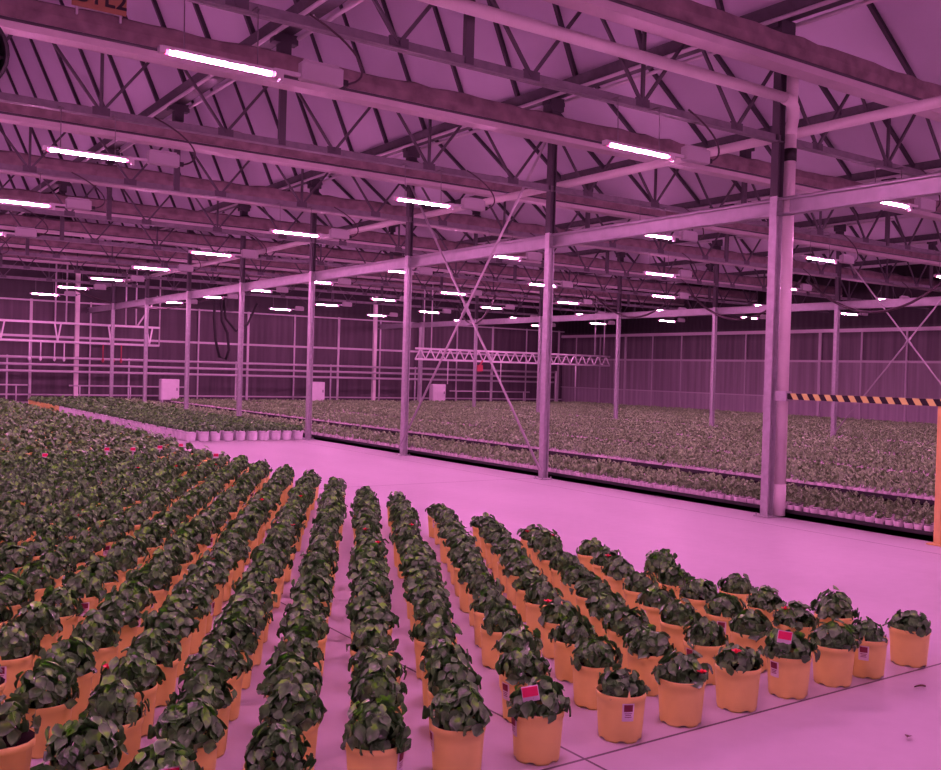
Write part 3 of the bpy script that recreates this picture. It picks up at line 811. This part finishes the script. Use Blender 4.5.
# pink stake tags far in the mass
for k, (a, bb, lb) in enumerate(((45, 455, 'pink plant tag low in the dense mass, farthest from the aisle'), (107, 449, 'pink and white plant tag, first of four along the far pots'),
                                 (133, 449, 'pink and white plant tag, second of four along the far pots'), (160, 447, 'pink and white plant tag, third of four along the far pots'),
                                 (181, 445, 'pink and white plant tag, fourth along the far pots, nearest the aisle'), (216, 455, 'pink plant tag at the aisle edge of the far pots'))):
    d = (r_ * (a - 470.5) - u_ * (bb - 385) + f_ * F); s = (.36 - EYE) / d.z
    x, y = d.x * s, d.y * s
    t = thing('plant_tag', lb, 'tag', (x, y, .19), 'pink tags in the far pots'); t.rotation_euler = (0, 0, CAMA(x, y))
    link('stake_tag', STAKE[0], t); link('tag_print', STAKE[1], t)

# --- block of larger plants in white pots beyond the aisle end
wp = []
for ky in range(60):
    for kx in range(10): wp.append((kx, ky, 6.95 + .277 * kx + rp.uniform(-.012, .012), 20.6 + .30 * ky + rp.uniform(-.012, .012)))
wp = [w for w in wp if w[3] < 38.4 and not (w[0] == 0 and w[3] > 33)]
wnear = set((w[0], w[1]) for w in sorted(wp, key=lambda w: (px(w[2], w[3], .2)[2] + (0 if w[0] == 0 or w[1] == 0 else 3)))[:300])
wrest = []
LODF = []
for q in range(5):
    V, Q = bush(np.random.default_rng(700 + q), 50, .112, .10, PH + .012, .080, .064, 4, 3); LODF.append(np_mesh('foliage', V, Q, [M['leaf2']]))
for kx, ky, x, y in wp:
    if (kx, ky) not in wnear: wrest.append((x, y)); continue
    r = random.Random(kx * 71 + ky * 13)
    lab = (f'bushy plant in white pot, {nth(kx + 1)} in the front rank counted away from the orange pots' if ky == 0 else
           f'bushy plant in white pot, {nth(kx + 1)} in the {nth(ky + 1)} rank behind the front white pots')
    t = thing('white_potted_plant', lab, 'plant', (x, y, 0), 'plants in white pots')
    link('pot', WPOT, t); f = link('foliage', LODF[r.randrange(5)], t); f.rotation_euler = (0, 0, r.uniform(0, 6.28))
crowd('white_potted_plant_mass', wrest, M['wpot'], M['leaf2'], 'stuff', 'rest of the bushy plants in white pots behind the front ranks', 900, (40, 26, 14))

# --- seedling beds on black trays beyond the aisle posts
BEDS = [(9.86, 11.2), (12.45, 15.1), (15.65, 18.6), (19.15, 22.9), (23.75, 27.2), (27.75, 31.2), (31.75, 34.6)]
ZT = .06
for k, (a, c) in enumerate(BEDS):
    b = MB(); y0 = 3.4; y1 = 39.75
    b.box(((a + c) / 2, (y0 + y1) / 2, ZT / 2), (c - a, y1 - y0, ZT))
    for xx in (a + .015, c - .015): b.box((xx, (y0 + y1) / 2, 0.05 if k == 0 else .0575), (.03, y1 - y0, 0.10 if k == 0 else .115))
    tag(obj('growing_tray', b, M['tray']), f'long black growing tray of seedlings, {ORD[k]} one beyond the aisle posts', 'tray', 'black growing trays')
SPH = .095
SPV, SPQ = lathe_np([(.028, 0), (.040, SPH), (.036, SPH), (.0, SPH - .012)], 12)
SPOT = np_mesh('pot', SPV, SPQ, [M['spot'], M['soil']], np.r_[np.zeros(24, int), np.ones(12, int)])
SF = []
for q in range(6):
    V, Q = bush(np.random.default_rng(1200 + q), 20, .042, .072, SPH + .016, .052, .030, 4, 3, 1.5); SF.append(np_mesh('foliage', V, Q, [M['sleaf']]))
SP = .118
seed = []
rs = random.Random(77)
for bi, (a, c) in enumerate(BEDS):
    nx = int((c - a - .10) / SP)
    ny = int((39.6 - 3.6) / SP)
    for ix in range(nx + 1):
        for iy in range(ny):
            x = a + .06 + ix * SP; y = 3.6 + iy * SP + (SP / 2 if ix % 2 else 0)
            p0, p1, w = px(x, y, .2)
            if w < 1 or p0 < -60 or p0 > 1010: continue
            if w > 20 and (ix + iy) % 3 == 0: continue
            seed.append((bi, ix, iy, x + rs.uniform(-.01, .01), y + rs.uniform(-.01, .01), w, p0))
first = [s for s in seed if s[0] == 0 and s[1] == 0 and s[6] < 930]
iy0 = min(s[2] for s in first)
cand = sorted([s for s in seed if 0 <= s[6] < 938 and s[0] == 0], key=lambda s: s[5] + (0 if s[1] == 0 else 1.5))[:300]
cs = set(s[:3] for s in cand)
srest = []
for s in seed:
    bi, ix, iy, x, y, w, p0 = s
    if s[:3] not in cs: srest.append(s); continue
    r = random.Random(ix * 991 + iy * 7)
    lab = f'small pale-potted seedling, {nth(max(1, iy - iy0 + 1))} from the orange post in {nth(ix + 1)} rank of first tray'
    if iy < iy0: lab = f'small pale-potted seedling, {nth(iy0 - iy)} outward past orange post, {nth(ix + 1)} rank of first tray'
    t = thing('potted_seedling', lab, 'seedling', (x, y, ZT), 'seedlings in pale pots')
    link('pot', SPOT, t); f = link('foliage', SF[r.randrange(6)], t); f.rotation_euler = (0, 0, r.uniform(0, 6.28)); f.scale = (1, 1, r.uniform(.85, 1.2))
def seed_mass(pts):
    rng = np.random.default_rng(5)
    T = []
    for nl, rows, L, W in ((13, 3, .056, .034), (7, 3, .078, .046), (5, 3, .10, .062)):
        T.append([bush(np.random.default_rng(60 + q + nl), nl, .040, .072, SPH + .016, L, W, rows, 2, 1.6) for q in range(6)])
    P = [lathe_np([(.028, 0), (.040, SPH), (.0, SPH - .012)], 8), lathe_np([(.03, 0), (.045, SPH), (0, SPH)], 5), lathe_np([(.03, 0), (.05, SPH), (0, SPH)], 4)]
    N8 = (8, 5, 4)
    V, Q, MI, o = [], [], [], 0
    for bi, ix, iy, x, y, w, p0 in pts:
        l = 0 if w < 12 else 1 if w < 20 else 2
        bv, bq = T[l][rng.integers(6)]; pv, pq = P[l]
        a = rng.random() * 6.283; ca, sa = math.cos(a), math.sin(a); sz = rng.uniform(.8, 1.2)
        v = np.empty_like(bv); v[:, 0] = bv[:, 0] * ca - bv[:, 1] * sa + x; v[:, 1] = bv[:, 0] * sa + bv[:, 1] * ca + y; v[:, 2] = bv[:, 2] * sz + ZT
        V += [v, pv + np.array([x, y, ZT])]; Q += [bq + o, pq + o + len(v)]; o += len(v) + len(pv)
        MI += [np.zeros(len(bq), int), np.r_[np.full(N8[l], 1), np.full(N8[l], 2)]]
    me = np_mesh('seedling_mass', np.concatenate(V), np.concatenate(Q), [M['sleaf'], M['spot'], M['soil']], np.concatenate(MI))
    ob = link('seedling_mass', me); ob['kind'] = 'stuff'; ob['label'] = 'thousands of seedlings in small pale pots covering the beds to the far walls'; ob['category'] = 'seedlings'
seed_mass(srest)

# two dropped leaves on the bare floor
V, Q = leaf_grid(.06, .035, .3, 5, 3)
for (x, y, a, lb) in ((4.25, 2.52, .4, 'small dry leaf lying on the bare floor before the front pots'), (5.05, 2.9, 2.0, 'small dry leaf on bare floor close to the saw cut')):
    o = link('fallen_leaf', np_mesh('fallen_leaf', V, Q, [mat('dry_leaf', (.10, .05, .03), .8)]), None, (x, y, .016)); o.rotation_euler = (0, 0, a)
    tag(o, lb, 'leaf')

# ------------------------------------------------------------------ world and colour
w = bpy.data.worlds.new('world'); SC.world = w; w.use_nodes = True
w.node_tree.nodes['Background'].inputs[0].default_value = (.12, .03, .10, 1); w.node_tree.nodes['Background'].inputs[1].default_value = .2
SC.view_settings.view_transform = 'Standard'; SC.view_settings.look = 'None'
SC.view_settings.exposure = 0.0; SC.view_settings.gamma = 1.0
cy = SC.cycles
cy.use_denoising = True; cy.max_bounces = 6; cy.diffuse_bounces = 4; cy.glossy_bounces = 2; cy.transmission_bounces = 2
cy.sample_clamp_indirect = 6; cy.caustics_reflective = False; cy.caustics_refractive = False
